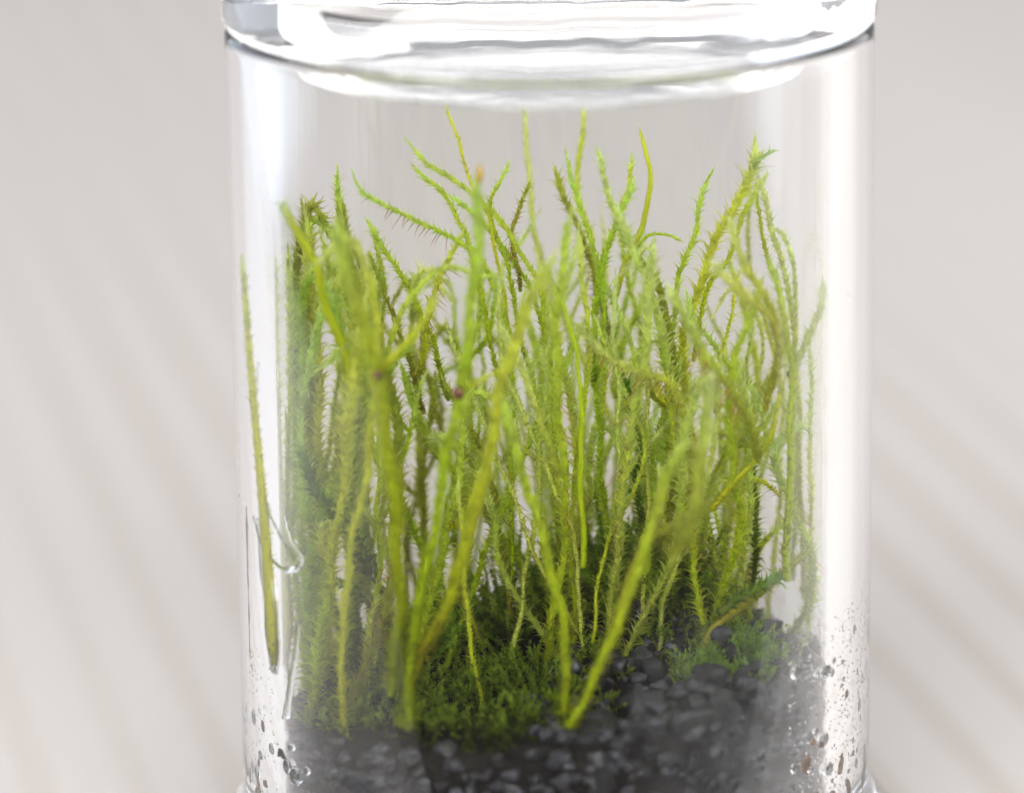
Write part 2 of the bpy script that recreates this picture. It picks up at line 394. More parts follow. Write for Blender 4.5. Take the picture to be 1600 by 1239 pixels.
def leaf_arrays(C, T, A, B, S, L, ds, spread, seed, wid=.17, t0=0., bunch=.0, hairy=0.):
    """leaves set spirally round a stem; returns verts (n,9,3) and grow colours"""
    q = np.random.RandomState(seed); tot = S[-1]; n = max(4, int(tot * (1 - t0) / ds))
    s = t0 * tot + (np.arange(n) + q.rand(n) * .7) / n * tot * (1 - t0)
    g = lambda X: np.stack([np.interp(s, S, X[:, i]) for i in range(3)], 1)
    c, t, a, b = g(C), g(T), g(A), g(B); u = s / tot
    ph = np.arange(n) * 2.25 + q.randn(n) * .35
    nn = a * np.cos(ph)[:, None] + b * np.sin(ph)[:, None]; bb = np.cross(t, nn)
    ln = L * (.75 + .5 * q.rand(n)) * np.clip((1.02 - u) * 14, .55, 1) * (1 + bunch * np.clip(u - .8, 0, 1) * 5)
    a0 = np.clip(.25 + .25 * q.rand(n) + .2 * spread, 0, 2); a1 = (.6 + 1.6 * spread) * (.6 + .8 * q.rand(n))
    close = np.clip((1 - u) * 18, .2, 1); a0 = a0 * close; a1 = a1 * close
    curl = q.rand(n) < .25
    a1 = np.where(curl, a1 + .9 * spread * close, a1)
    pos = c.copy(); prev = 0.; V = np.zeros((n, 9, 3)); w = ln * wid * (.8 + .4 * q.rand(n)); idx = 0
    for k, sk in enumerate(LS):
        if k:
            am = a0 + (a1 - a0) * ((sk + prev) / 2) ** 1.1; st = (sk - prev) * ln
            pos = pos + t * (np.cos(am) * st)[:, None] + nn * (np.sin(am) * st)[:, None]
        ak = a0 + (a1 - a0) * sk
        nrm = -t * np.sin(ak)[:, None] + nn * np.cos(ak)[:, None]
        h = (w * HW[k])[:, None]
        if k == 0: V[:, 0] = pos - bb * h; V[:, 1] = pos + bb * h
        elif k < 3:
            o = 2 + 3 * (k - 1); V[:, o] = pos - bb * h - nrm * h * .45; V[:, o + 1] = pos; V[:, o + 2] = pos + bb * h - nrm * h * .45
        else: V[:, 8] = pos
        prev = sk
    col = np.zeros((n, 9, 3)); col[:, :, 0] = u[:, None]; col[:, :, 1] = q.rand(n)[:, None]
    col[:, :, 2] = np.array([0, 0, .3, .3, .3, .65, .65, .65, 1.])
    return V, col
def leaves_mesh(V, col, name='leaves'):
    n = len(V); base = np.arange(n) * 9
    verts = V.reshape(-1, 3)
    tri = [f_ for f_ in LF if len(f_) == 3]; qd = [f_ for f_ in LF if len(f_) == 4]
    F = []
    for f_ in LF: F.append(np.array(f_)[None, :] + base[:, None])
    nl = sum(x.size for x in F); me = bpy.data.meshes.new(name)
    me.vertices.add(len(verts)); me.vertices.foreach_set('co', verts.astype(np.float32).ravel())
    me.loops.add(nl); me.loops.foreach_set('vertex_index', np.concatenate([x.ravel() for x in F]).astype(np.int32))
    npoly = sum(len(x) for x in F); sizes = np.concatenate([np.full(len(x), x.shape[1]) for x in F])
    st = np.concatenate([[0], np.cumsum(sizes)[:-1]])
    me.polygons.add(npoly); me.polygons.foreach_set('loop_start', st.astype(np.int32))
    me.update(calc_edges=True); me.validate(); me.update()
    add_attr(me, col.reshape(-1, 3)); return me
def tube_data(C, T, A, B, S, r0, r1, sides=6, tip=True):
    n = len(C); k = np.arange(sides) * 2 * np.pi / sides; u = S / S[-1]
    r = r0 + (r1 - r0) * u
    if tip: r = r * np.clip((1.0 - u) * 12, .15, 1)
    V = C[:, None] + r[:, None, None] * (A[:, None] * np.cos(k)[None, :, None] + B[:, None] * np.sin(k)[None, :, None])
    F = [(i * sides + j, i * sides + (j + 1) % sides, (i + 1) * sides + (j + 1) % sides, (i + 1) * sides + j) for i in range(n - 1) for j in range(sides)]
    F += [tuple(range(sides))[::-1], tuple((n - 1) * sides + j for j in range(sides))]
    col = np.zeros((n, sides, 3)); col[:, :, 0] = u[:, None]; col[:, :, 1] = .5
    return V.reshape(-1, 3), F, col.reshape(-1, 3)
def clampr(p, rmax=RI - .05):
    r = math.hypot(p.x, p.y)
    if r > rmax: p = Vector((p.x * rmax / r, p.y * rmax / r, p.z))
    return p
SEED = [100]; NS = [0]
def shoot(P, w, kind, label, group=None, spread=.5, rs=.016, dens=1., hairs=None, wid=.18, rmax=None, t0=0., bunch=0, fork=0):
    """P: points from root to tip; w: length of a leaf"""
    SEED[0] += 1; NS[0] += 1; q = random.Random(SEED[0])
    P = [clampr(Vector(p), rmax or RI - .05 - w * .25) for p in P]
    if P[0].z < soil_z(P[0].x, P[0].y) + .25:
        d_ = (P[0] - P[1]).normalized(); P = [clampr(P[0] + d_ * .1 - Vector((0, 0, .2)), 2.38) if P[0].y > -1.8 else P[0] + Vector((d_.x, .9, d_.z)) * .12] + P
    C = catmull(P, .05); o = Vector((q.random() * 50, 0, 0))
    C = [p + Vector((noise.noise(p * 1.9 + o), noise.noise(p * 1.9 + o * 2), 0)) * .055 + Vector((noise.noise(p * 6 + o), 0, 0)) * .012 for p in C]
    fr = frames(C)
    vv, ff, cc = tube_data(*fr, rs * 1.15, rs * .7)
    me = mesh('moss_shoot', vv, ff); add_attr(me, cc)
    st = link('moss_shoot', me, [ST[kind]]); tag(st, label, 'moss', group)
    V, col = leaf_arrays(*fr, w * 1.32, .0100 / dens, spread * .85, SEED[0], wid, t0, bunch)
    lf = link('leaves', leaves_mesh(V, col), [LM[kind]], st); tag(lf, kind='stuff')
    if hairs:
        u0, u1, nh, side = hairs; hv = []; hf = []
        Cn, Tn, An, Bn, Sn = fr
        for i in range(nh):
            s = Sn[-1] * (u0 + (u1 - u0) * (i + q.random() * .6) / nh); c = Vector([np.interp(s, Sn, Cn[:, j]) for j in range(3)])
            d = (Vector(side) + Vector((q.gauss(0, .25), q.gauss(0, .25), q.gauss(0, .2)))).normalized(); ln = w * q.uniform(1.0, 1.9)
            bend = Vector((q.gauss(0, .3), q.gauss(0, .3), -.35)); b = len(hv); wd = d.cross(Vector((0, 1, 0))).normalized() * .0055
            for k in range(5):
                t = k / 4; p = c + d * ln * t + bend * ln * t * t * .6; e = wd * (1 - t * .85)
                hv += [p - e, p + e, p + Vector((0, -.006 * (1 - t), 0))]
                if k: z = b + 3 * k; hf += [(z - 3, z - 2, z + 1, z), (z - 2, z - 1, z + 2, z + 1), (z - 1, z - 3, z, z + 2)]
        ho = link('brown_hairs', mesh('brown_hairs', hv, hf), [M_HAIR], st); tag(ho, kind='stuff')
    if fork:
        Cn, Tn, An, Bn, Sn = fr; u = fork; c0 = Vector([np.interp(u * Sn[-1], Sn, Cn[:, j]) for j in range(3)]); t0_ = Vector([np.interp(u * Sn[-1], Sn, Tn[:, j]) for j in range(3)])
        side_ = Vector((q.choice((-1, 1)) * q.uniform(.5, 1), q.uniform(-.4, .4), 0)); ln = q.uniform(.35, .9)
        BP = [c0, c0 + (t0_ + side_).normalized() * ln * .4, c0 + (t0_ * .8 + side_).normalized() * ln * .4 + (t0_ * 1.3 + side_ * .2).normalized() * ln * .6]
        bf = frames(catmull([clampr(x, 2.5) for x in BP], .05)); vv, ff, cc = tube_data(*bf, rs * .8, rs * .5); bme = mesh('side_shoot', vv, ff); add_attr(bme, cc)
        bo = link('side_shoot', bme, [ST[kind]], st); V, col = leaf_arrays(*bf, w * 1.1, .011, spread * .9, SEED[0] + 5000, wid); tag(link('leaves', leaves_mesh(V, col), [LM[kind]], bo), kind='stuff')
    return st, fr
def traced(pts, d0, d1, *a, **k):
    n = len(pts)
    return shoot([unproject(x, y, d0 + (d1 - d0) * i / (n - 1)) for i, (x, y) in enumerate(pts)], *a, **k)

# shoots that stand out one by one, root to tip, with their depth in the jar
S_, T_ = shoot, traced
T_([(612,1085),(630,960),(634,850),(626,730),(610,620),(592,530),(565,450),(552,390),(546,338)], -2.2, -1.7, .115, 'fresh', 'tall blurred green shoot at the front left with a brown tip and a reddish node', spread=.6, rs=.024, wid=.26, dens=1.8)
T_([(606,578),(640,540),(668,500),(690,455)], -1.9, -1.8, .10, 'yellow', 'short blurred side shoot leaning right from the reddish node', spread=.5, rs=.028)
s2, fr2 = T_([(640,1118),(652,1010),(688,820),(714,660),(735,530),(747,420),(752,320),(753,262)], -2.25, -1.6, .11, 'fresh', 'tallest front shoot left of the middle, smooth green with an orange pointed tip', spread=.45, rs=.030, wid=.26, dens=2)
T_([(655,1060),(700,940),(735,850),(768,700),(788,580),(825,480),(862,395)], -2.2, -1.9, .11, 'yellow', 'blurred yellow-green front shoot leaning right past the middle of the jar', spread=.6, rs=.022, wid=.26, dens=1.8)
T_([(722,610),(758,585),(800,560)], -1.9, -1.8, .06, 'yellow', 'short thin twig going right from the dark brown bead', spread=.4, rs=.022)
T_([(878,1092),(882,990),(862,890),(840,800),(812,720),(790,650),(782,600)], -2.0, -1.2, .11, 'fresh', 'plump green shoot at the front middle rooted just above the dark stones', spread=.45, rs=.026, wid=.26, dens=1.5)
T_([(884,1128),(925,1050),(965,950),(1000,855),(1026,770),(1045,705),(1064,682)], -2.35, -2.0, .105, 'fresh', 'smooth green front shoot leaning right with a bare grey curved tip', spread=.4, rs=.030, wid=.26, dens=1.8)
T_([(1040,870),(1072,800),(1090,720),(1102,640),(1112,590)], -2.3, -2.2, .17, 'pale', 'broad pale buff shoot, strongly blurred, at the front right of the middle', spread=.7, rs=.025, dens=1.1, wid=.16)
T_([(960,985),(975,900),(1010,840),(1060,800)], -1.6, -1.7, .10, 'olive', 'brownish slanting shoot low behind the grey-tipped front shoot', spread=.3, rs=.03)
T_([(1212,900),(1218,800),(1221,700),(1225,610),(1213,520),(1203,450),(1196,400)], -1.0, -.8, .11, 'fresh', 'straight bright green upright shoot near the right wall with a leafy top', spread=.3, rs=.03, dens=1.4)
T_([(1223,580),(1245,520),(1262,480),(1278,440)], -.8, -.9, .10, 'pale', 'pale side shoot leaning right above the small dark bead', spread=.5, rs=.025)
T_([(1105,790),(1140,745),(1180,700),(1204,640),(1218,590)], -.9, -.8, .085, 'yellow', 'thin yellow arching shoot joining the straight green shoot at the right', spread=.45, rs=.022)
T_([(1110,975),(1150,945),(1190,915),(1222,880),(1252,855)], -.7, -.9, .10, 'olive', 'brownish leafy shoot lying aslant over the soil at the right', spread=.5, rs=.04)
T_([(1110,950),(1140,930),(1180,910),(1205,895)], -1.2, -.9, .13, 'forest', 'dark green creeping shoot below the straight green stem', spread=.5, rs=.04)
T_([(1045,930),(1040,800),(1048,680),(1044,560),(1056,450),(1080,375),(1098,315),(1114,262)], .1, .1, .10, 'fresh', 'sharp green upright shoot with a dark blunt tip right of the middle', spread=.42)
T_([(1065,920),(1062,780),(1072,620),(1066,520),(1095,430),(1130,350),(1165,290),(1183,250),(1184,218)], .2, .3, .15, 'yellow', 'thick yellow-green shoot leaning right to the highest tip on the right side', spread=.5, bunch=.2)
T_([(1085,560),(1105,450),(1135,400),(1162,335),(1190,285),(1200,265)], 0, .2, .09, 'fresh', 'slim dark green shoot just under the thick leaning one', spread=.3)
T_([(1175,260),(1188,245),(1208,232)], .3, .2, .08, 'teal', 'tiny dark side tip at the top of the right-hand shoots', spread=.6)
T_([(1272,930),(1268,780),(1262,620),(1250,500),(1232,420),(1210,340),(1190,272)], .4, .5, .10, 'pale', 'long pale whitish braided shoot arching along the right wall', spread=.3, wid=.24)
T_([(1286,900),(1284,740),(1283,600),(1282,490),(1266,410),(1238,365),(1215,350)], .7, .8, .09, 'pale', 'outermost pale shoot curving against the right wall', spread=.3, wid=.24)
T_([(1212,420),(1198,380),(1194,330),(1192,280)], .5, .5, .08, 'yellow', 'short straight shoot hanging under the right-hand peak', spread=.3)
T_([(1198,420),(1218,350),(1232,290),(1246,255)], 1.6, 1.8, .08, 'pale', 'faint pale far shoot at the right with an upright thin tip', spread=.4)
T_([(1190,640),(1200,540),(1188,460),(1165,420),(1148,380),(1138,340)], -.9, -.9, .12, 'pale', 'pale leafy shoot with a brownish bent tip right of the middle', spread=.4)
T_([(1208,530),(1190,490),(1150,455),(1108,412)], -1.3, -1.4, .12, 'pale', 'pale blurred shoot leaning left from the straight green one', spread=.35, rs=.03)
T_([(1116,640),(1128,560),(1137,500),(1150,440),(1160,410)], 0, 0, .075, 'yellow', 'thin feathery shoot standing free in the right-hand gap', spread=.75, dens=.6)
T_([(1142,915),(1128,860),(1121,800),(1120,765),(1128,735)], -.1, 0, .085, 'yellow', 'thin comb-like yellow shoot low in the right-hand gap', spread=.85, dens=.5)
T_([(1172,915),(1184,860),(1186,800),(1180,740),(1172,690),(1166,660)], -.1, -.1, .10, 'forest', 'dark green hooked-leaf shoot low on the right beside the straight stem', spread=.8)
T_([(1210,768),(1190,748),(1160,738),(1130,745)], -.5, -.3, .08, 'yellow', 'small leafy side shoot crossing the dark hooked one', spread=.6)
T_([(1180,720),(1150,640),(1110,570),(1070,510),(1038,445)], -1.1, -1.2, .14, 'pale', 'pale fuzzy shoot leaning left in front of the right-hand thicket', spread=.6, hairs=(.3, .7, 22, (-.6, -.3, -.7)))
# middle
T_([(948,860),(944,720),(942,600),(940,480),(925,390),(910,310),(908,240),(913,152)], 1.3, 1.6, .09, 'yellow', 'tall soft yellow shoot reaching the lid right of the middle', spread=.25, rs=.03)
T_([(955,900),(940,740),(930,600),(945,500),(932,410),(905,320),(882,234)], .1, .2, .095, 'fresh', 'sharp green shoot with a curved dark tip beside the tall yellow one', spread=.4)
T_([(860,560),(848,420),(835,330),(822,240),(815,157)], 1.4, 1.8, .08, 'pale', 'thin pale blurred shoot reaching the lid just left of the middle', spread=.25, rs=.03)
T_([(800,560),(785,430),(764,345),(740,290),(716,225),(696,153)], .1, .2, .060, 'yellow', 'thinnest yellow shoot rising to the lid left of the middle', spread=.45)
T_([(880,860),(868,700),(858,560),(842,440),(800,370),(752,312),(706,275),(668,250),(640,216)], -.1, .1, .09, 'fresh', 'sharp green shoot leaning far left with its tip highest of the left-leaning ones', spread=.35)
T_([(790,620),(762,500),(742,420),(722,360),(690,300),(662,275),(643,252)], .3, .3, .09, 'fresh', 'green left-leaning shoot just below the highest left-leaning one', spread=.38)
T_([(870,620),(850,500),(800,400),(760,350),(725,318),(700,300)], .2, .4, .09, 'fresh', 'third left-leaning shoot ending behind the orange-tipped stem', spread=.4)
T_([(800,900),(796,760),(802,620),(790,490),(760,415),(720,375),(675,350),(610,318),(570,295),(552,265)], -.1, -.1, .085, 'fresh', 'long arching green shoot reaching far left with brown hairs below', spread=.4, hairs=(.76, .90, 12, (-.6, -.1, -.8)))
T_([(820,560),(800,450),(778,380),(765,320),(782,280),(798,250)], .2, .2, .08, 'fresh', 'short upright shoot with a dark pointed tip between the two thin tall ones', spread=.6)
T_([(815,450),(800,370),(812,325),(828,280)], .2, .3, .08, 'olive', 'small brown-haired shoot with a green tip beneath the pale tall one', spread=.6, hairs=(.3, .8, 14, (-.3, 0, -.5)))
T_([(960,540),(935,440),(905,360),(882,310),(867,262)], .9, 1.0, .11, 'olive', 'blurred shoot with a brownish pointed tip left of the tall yellow one', spread=.3, hairs=(.2, .6, 20, (-.8, 0, .1)))
T_([(1020,620),(1005,520),(985,430),(962,330),(948,270),(935,228)], .9, 1.1, .10, 'pale', 'pale hazy shoot just right of the tall yellow one', spread=.4)
T_([(935,520),(938,430),(962,345),(982,290),(991,240)], .3, .4, .09, 'fresh', 'green shoot leaning right with a blue-green tip', spread=.35)
T_([(930,600),(935,450),(950,370),(975,320),(996,280)], .1, .2, .10, 'fresh', 'shorter green shoot with a rounded dark tip under the blue-green one', spread=.4)
T_([(960,470),(980,400),(1010,340),(1018,295),(1011,245),(1003,193)], .7, .8, .055, 'yellow', 'bare smooth spear-like shoot with a long pointed tip right of the middle', spread=.15, rs=.030)
T_([(1035,900),(1046,760),(1050,640),(1047,530),(1030,450),(1010,415),(985,380),(958,345)], -.2, 0, .11, 'olive', 'stout brown-green stem bending left at the top in the middle right', spread=.5, rs=.028, wid=.24)
T_([(980,400),(1010,365),(1040,362),(1065,372)], .3, .4, .05, 'fresh', 'tiny twig sticking out sideways above the stout bending stem', spread=.5)
T_([(1080,780),(1078,680),(1055,600),(1005,578),(960,556),(925,528),(892,498)], -.5, -.6, .13, 'pale', 'hairy pale shoot bending flat to the left across the thicket', spread=.55, hairs=(.45, .9, 20, (-.5, -.2, -.8)))
T_([(1012,880),(1000,800),(985,745),(1000,690),(985,630),(975,580)], -.2, -.2, .13, 'forest', 'dark green clumped shoot standing in the pale middle gap', spread=.5)
T_([(1000,900),(1022,780),(1020,700),(1035,640),(1055,590)], 0, -.1, .09, 'fresh', 'bright green shoot crossing behind the stout stem', spread=.55)
T_([(908,880),(905,760),(908,650),(900,550),(884,480),(858,430)], -.8, -.8, .07, 'fresh', 'smooth light green stem in the very middle of the jar', spread=.25, rs=.026)
T_([(875,880),(870,770),(858,680),(838,610),(822,545)], 0, 0, .10, 'fresh', 'sharp feathery green shoot just right of the pale central gap', spread=.7)
T_([(795,940),(790,870),(773,790),(755,710),(728,650),(692,588)], 0, .1, .11, 'olive', 'stout olive stem rising left from the mound in the middle', spread=.55, rs=.030)
T_([(790,900),(775,840),(762,800),(745,760)], .1, .1, .11, 'olive', 'short forked branch of the stout olive stem', spread=.6)
T_([(768,942),(760,905),(752,862)], .4, .4, .035, 'forest', 'tiny dark seedling shoot standing alone in the pale gap', spread=.8, rs=.008, dens=.8)
T_([(748,1060),(738,980),(733,920),(722,820),(716,740)], -1.1, -.9, .085, 'yellow', 'yellow-green leafy shoot between the front stems and the stout olive stem', spread=.45)
T_([(950,930),(948,840),(938,740),(945,620),(945,520)], .1, .1, .09, 'yellow', 'yellow stem with small curved leaves at the edge of the right gap', spread=.6)
# left
T_([(585,900),(570,740),(560,600),(545,480),(528,370),(522,258)], .2, .2, .11, 'fresh', 'upright pale green shoot with a blunt tip above the left thicket', spread=.4)
T_([(560,600),(530,480),(510,410),(480,350),(450,315),(436,330)], -1.0, -1.1, .09, 'fresh', 'thick blurred green shoot arching to the left wall', spread=.3, rs=.04)
T_([(700,620),(680,540),(655,480),(625,430),(598,385),(570,340)], .2, .2, .10, 'fresh', 'leaning green shoot with bright wet leaves in the left middle', spread=.5)
T_([(660,640),(640,560),(612,490),(590,435),(572,392)], .1, .1, .09, 'olive', 'brownish feathery shoot below the wet-leaved leaning one', spread=.75)
T_([(650,600),(664,500),(684,440),(705,400),(722,360)], .1, .2, .10, 'yellow', 'yellow feathery shoot leaning right across the left-hand gap', spread=.7, hairs=(.3, .8, 14, (.5, -.1, -.5)))
T_([(585,900),(560,830),(535,795),(512,765),(500,730),(488,700)], -.9, -.9, .15, 'forest', 'nearly black-green blurred shoot low on the left', spread=.7, rs=.025)
T_([(620,990),(590,940),(560,915),(530,905),(508,905)], -.2, -.2, .14, 'forest', 'dark green clump pointing left above the mound', spread=.5, rs=.04, bunch=.3)
T_([(600,920),(575,890),(552,850),(540,800),(530,780)], -.2, -.2, .13, 'forest', 'dark shoot with a glinting drop at its top low on the left', spread=.4, rs=.04)
T_([(500,1010),(495,940),(485,880),(490,820),(480,760)], -.4, -.4, .13, 'yellow', 'plaited yellow-green shoot near the left wall beneath the water trickle', spread=.25, wid=.3)
T_([(455,1080),(450,980),(446,880),(448,760),(440,640)], -.5, -.4, .10, 'olive', 'olive shoot standing hard against the left wall', spread=.5)
T_([(560,500),(554,420),(540,370),(524,310)], .8, .9, .10, 'olive', 'brown-tinged shoot behind the blunt left one', spread=.5)
T_([(590,520),(596,450),(590,400),(583,355)], .6, .6, .08, 'fresh', 'small green shoot ending in a little leaf in the left middle', spread=.5)

# thicket of fillers: same kind, told apart only by where they stand
env = [(430, 330), (470, 300), (520, 330), (560, 360), (600, 430), (650, 460), (700, 420), (760, 390), (850, 340), (950, 330), (1010, 380), (1060, 420), (1110, 420), (1160, 430), (1200, 450), (1290, 480)]
ex, ey = zip(*env)
GR = [('moss shoots crowded at the left wall', 'at the left wall', 428, 560, 24, ('yellow', 'pale', 'fresh', 'yellow', 'yellow', 'olive')),
      ('moss shoots left of the middle', 'left of the middle', 560, 760, 22, ('yellow', 'pale', 'yellow', 'fresh', 'olive')),
      ('moss shoots in the middle', 'in the middle thicket', 790, 960, 23, ('yellow', 'pale', 'yellow', 'fresh', 'pale')),
      ('moss shoots right of the middle', 'right of the middle', 960, 1110, 20, ('yellow', 'fresh', 'pale', 'pale')),
      ('moss shoots near the right wall', 'near the right wall', 1110, 1285, 14, ('pale', 'yellow', 'pale'))]
for grp, lab, x0, x1, cnt, kinds in GR:
    for i in range(cnt):
        px = rng.uniform(x0, x1); y = rng.uniform(-1.9, 1.9) if x1 < 600 else rng.uniform(-1.2, 1.9)
        bx = (px - 862) / 166; hr = math.sqrt(max(0.05, 2.45 ** 2 - min(2.4, abs(bx)) ** 2)); y = max(-hr, min(hr, y))
        if x1 < 600: y = rng.uniform(-hr, hr)
        elif y < -.6: y *= .6
        bpx = px + rng.gauss(0, 25); B_ = unproject(bpx, 1000, y); B_ = clampr(B_, 2.35); B_.z = soil_z(B_.x, B_.y) - .1
        tpx = px + rng.gauss(0, 60) + (rng.choice((-1, 1)) * rng.uniform(40, 150) if rng.random() < .4 else 0)
        tpx = max(432, min(1288, tpx)); ty = np.interp(tpx, ex, ey) - 35 + abs(rng.gauss(0, 150)); ty = min(ty, 800)
        Tp = clampr(unproject(tpx, ty, y + rng.gauss(0, .25)), 2.45)
        mid1 = B_.lerp(Tp, .35) + Vector((rng.gauss(0, .16), rng.gauss(0, .1), 0)); mid2 = B_.lerp(Tp, .72) + Vector((rng.gauss(0, .20), rng.gauss(0, .12), 0))
        PP = [B_, mid1, mid2, Tp]
        if rng.random() < .28: sx_ = rng.choice((-1, 1)); PP = [B_, mid1, mid2 + Vector((0, 0, .25)), Tp + Vector((sx_ * .12, 0, 0)), Tp + Vector((sx_ * rng.uniform(.35, .6), 0, rng.uniform(-.4, .02)))]
        far = y > .8; kd = rng.choice(kinds); lx = Tp.x - B_.x
        lab2 = '%s %s moss shoot %s, %s, %s' % ({'yellow': 'yellow-green', 'fresh': 'grass-green', 'olive': 'brownish olive', 'pale': 'pale lime', 'teal': 'bluish green'}[kd],
            'tall' if ty < 440 else 'mid-height' if ty < 600 else 'short', 'leaning left' if lx < -.35 else 'leaning right' if lx > .35 else 'standing upright',
            'blurred at the front' if y < -.9 else 'soft at the back' if y > .9 else 'sharp in mid-depth', lab)
        shoot(PP, rng.uniform(.08, .14) * (1.25 if x1 < 600 else 1), kd, lab2, grp, spread=rng.uniform(.25, .7), rs=rng.uniform(.012, .022), dens=.8 if far else 1., fork=rng.uniform(.4, .85) if rng.random() < .4 else 0,
              hairs=(.3, .7, 12, (rng.choice((-.6, .6)), -.2, -.5)) if rng.random() < .16 else None)

# wet shoot held against the left wall by a film of water: seen through the thick edge of the glass
def wall_pt(az, z, r): return Vector((r * math.cos(az), r * math.sin(az), z))
SEED[0] += 1
P = [wall_pt(R(a), z, RI + .015) for a, z in ((-157, -2.25), (-158, -1.6), (-160, -.8), (-163, 0), (-166, .8), (-168.5, 1.5))]
C = catmull(P, .05); fr = frames(C); vv, ff, cc = tube_data(*fr, .095, .03)
vv = vv.reshape(len(C), 6, 3); cen = fr[0][:, None]; tp_ = np.clip(fr[4] / .35, .12, 1)[:, None, None] ** .5; vv = (cen + (vv - cen) * tp_).reshape(-1, 3); me = mesh('moss_shoot', vv, ff); add_attr(me, cc)
st = link('moss_shoot', me, [ST['yellow']]); tag(st, 'wet olive shoot stuck flat to the left wall, seen inside the thick glass edge', 'moss')
V, col = leaf_arrays(*fr, .16, .010, .3, 900, .35); lf = link('leaves', leaves_mesh(V, col), [LM['yellow']], st); tag(lf, kind='stuff')

for da, z0, z1, lab in ((-1.9, -2.33, -.9, 'white-edged water line on the left of the wet shoot inside the thick left glass edge'), (2.3, -2.33, -.6, 'wavy white water line on the right of the wet shoot inside the thick left glass edge')):
    P = []
    for i in range(9):
        z = z0 + (z1 - z0) * i / 8; a = -157 - (z + 2.25) * 2.9 * (1 if z > -1.6 else .6) + da * min(1, .15 + i * .6)
        P.append(wall_pt(R(a + .25 * math.sin(i * 2.1)), z, RI + .03))
    fr = frames(catmull(P, .04)); vv, ff, cc = tube_data(*fr, .022, .012, 8, tip=False); wt = link('water_line', mesh('water_line', vv, ff), [M_AIR]); tag(wt, lab, 'water')

# beads and tips
def ball(name, p, r, mt, label, cat='capsule', parent=None, sc_=(1, 1, 1.15)):
    bm = bmesh.new(); bmesh.ops.create_icosphere(bm, subdivisions=3, radius=r)
    for q in bm.verts: q.co *= 1 + .12 * noise.noise(q.co * 14 + p)
    for q in bm.verts: q.co = Vector((q.co.x * sc_[0], q.co.y * sc_[1], q.co.z * sc_[2]))
    me = bpy.data.meshes.new(name); bm.to_mesh(me); bm.free(); o = link(name, me, [mt], parent)
    if parent: o.matrix_parent_inverse = parent.matrix_world.inverted()
    else: tag(o, label, cat)
    o.location = p; return o
ball('brown_bead', unproject(722, 608, -2.06), .052, M_NODE, 'dark reddish-brown bead stuck on the tallest front stem left of the middle', 'bead')
ball('brown_bead', unproject(605, 580, -2.04), .036, M_NODE, 'rusty bead at the fork of the blurred front left stem', 'bead')
ball('brown_bead', unproject(1224, 579, -.84), .035, M_NODE, 'small dark bead on the straight green stem at the right', 'bead')
ball('pointed_tip', unproject(753, 268, -1.62), .036, M_TIP, '', parent=s2, sc_=(.8, .8, 2.4))

# low cushion of dark moss covering the mound (uncountable short leafy shoots joined in one mesh)
def cushion(name, spots, w, kind, label, cnt, hmin, hmax, seed):
    q = random.Random(seed); VV = []; CC = []
    for i in range(cnt):
        (cx_, cy_, cr) = q.choice(spots); a = q.uniform(0, 6.283); rr = cr * math.sqrt(q.random())
        x, y = cx_ + rr * math.cos(a), cy_ + rr * math.sin(a)
        if math.hypot(x, y) > RI - .12: continue
        h = q.uniform(hmin, hmax) * (1.1 - .6 * rr / cr)
        z = soil_z(x, y) - .08; lean = Vector((q.gauss(0, .5) + (x - cx_) * .8, q.gauss(0, .5) + (y - cy_) * .8, 1)).normalized()
        P = [Vector((x, y, z)), Vector((x, y, z)) + lean * h * .5 + Vector((q.gauss(0, .03), q.gauss(0, .03), 0)), Vector((x, y, z)) + lean * h]
        P = [clampr(p, RI - .06) for p in P]
        fr = frames(catmull(P, .06)); V, c = leaf_arrays(*fr, w * q.uniform(.8, 1.25), .018, .5, seed * 1000 + i, .24); c[:, :, 1] = (c[:, :, 1] + q.random()) / 2
        VV.append(V); CC.append(c)
    o = link(name, leaves_mesh(np.concatenate(VV), np.concatenate(CC), name), [LM[kind]]); tag(o, label, 'moss', kind='stuff'); return o
cushion('moss_carpet', [(-1.2, -.3, 1.2), (-1.6, .3, .8), (-.6, -1.3, .8), (.1, .2, 1.0), (.9, .3, .8), (-.3, -1.1, .9), (1.2, -.1, .7), (-1.6, -1.0, .7)], .062, 'dark', 'dark green low moss carpet over the soil and mound in the jar', 1500, .18, .55, 5)
cushion('moss_tuft', [(.75, .4, .6), (1.1, .2, .5), (.4, .1, .35)], .07, 'dark', 'deep green leafy mound behind the stones right of the middle', 330, .35, .9, 6)
for k_, (tx, ty_, tr, lab) in enumerate(((-1.75, .1, .28, 'dark leafy moss tuft by the left wall'), (-1.15, .25, .32, 'dark green moss tuft pointing up left of the tall front stems'),
        (-.45, .1, .26, 'low dark moss tuft at the foot of the stout olive stem'), (.05, .35, .34, 'dark rounded moss tuft just left of the middle'), (.6, .0, .30, 'dark moss tuft behind the plump front shoot'),
        (1.25, .1, .30, 'dark olive moss tuft under the right-hand shoots'))):
    cushion('moss_tuft', [(tx, ty_, tr)], .075, 'forest' if k_ in (1, 4) else 'dark', lab, 70, .55, 1.15, 40 + k_)
cushion('moss_tuft', [(1.60, -1.15, .30), (1.9, -.95, .22), (1.3, -1.2, .22), (1.7, -.7, .28)], .055, 'forest', 'leafy green tuft on the stones at the right', 330, .25, .6, 8)
cushion('moss_tuft', [(-1.0, -1.9, .5), (-.4, -2.0, .45), (0.1, -1.9, .4)], .055, 'deep', 'blackish olive low moss along the front glass at the left', 260, .1, .25, 9)

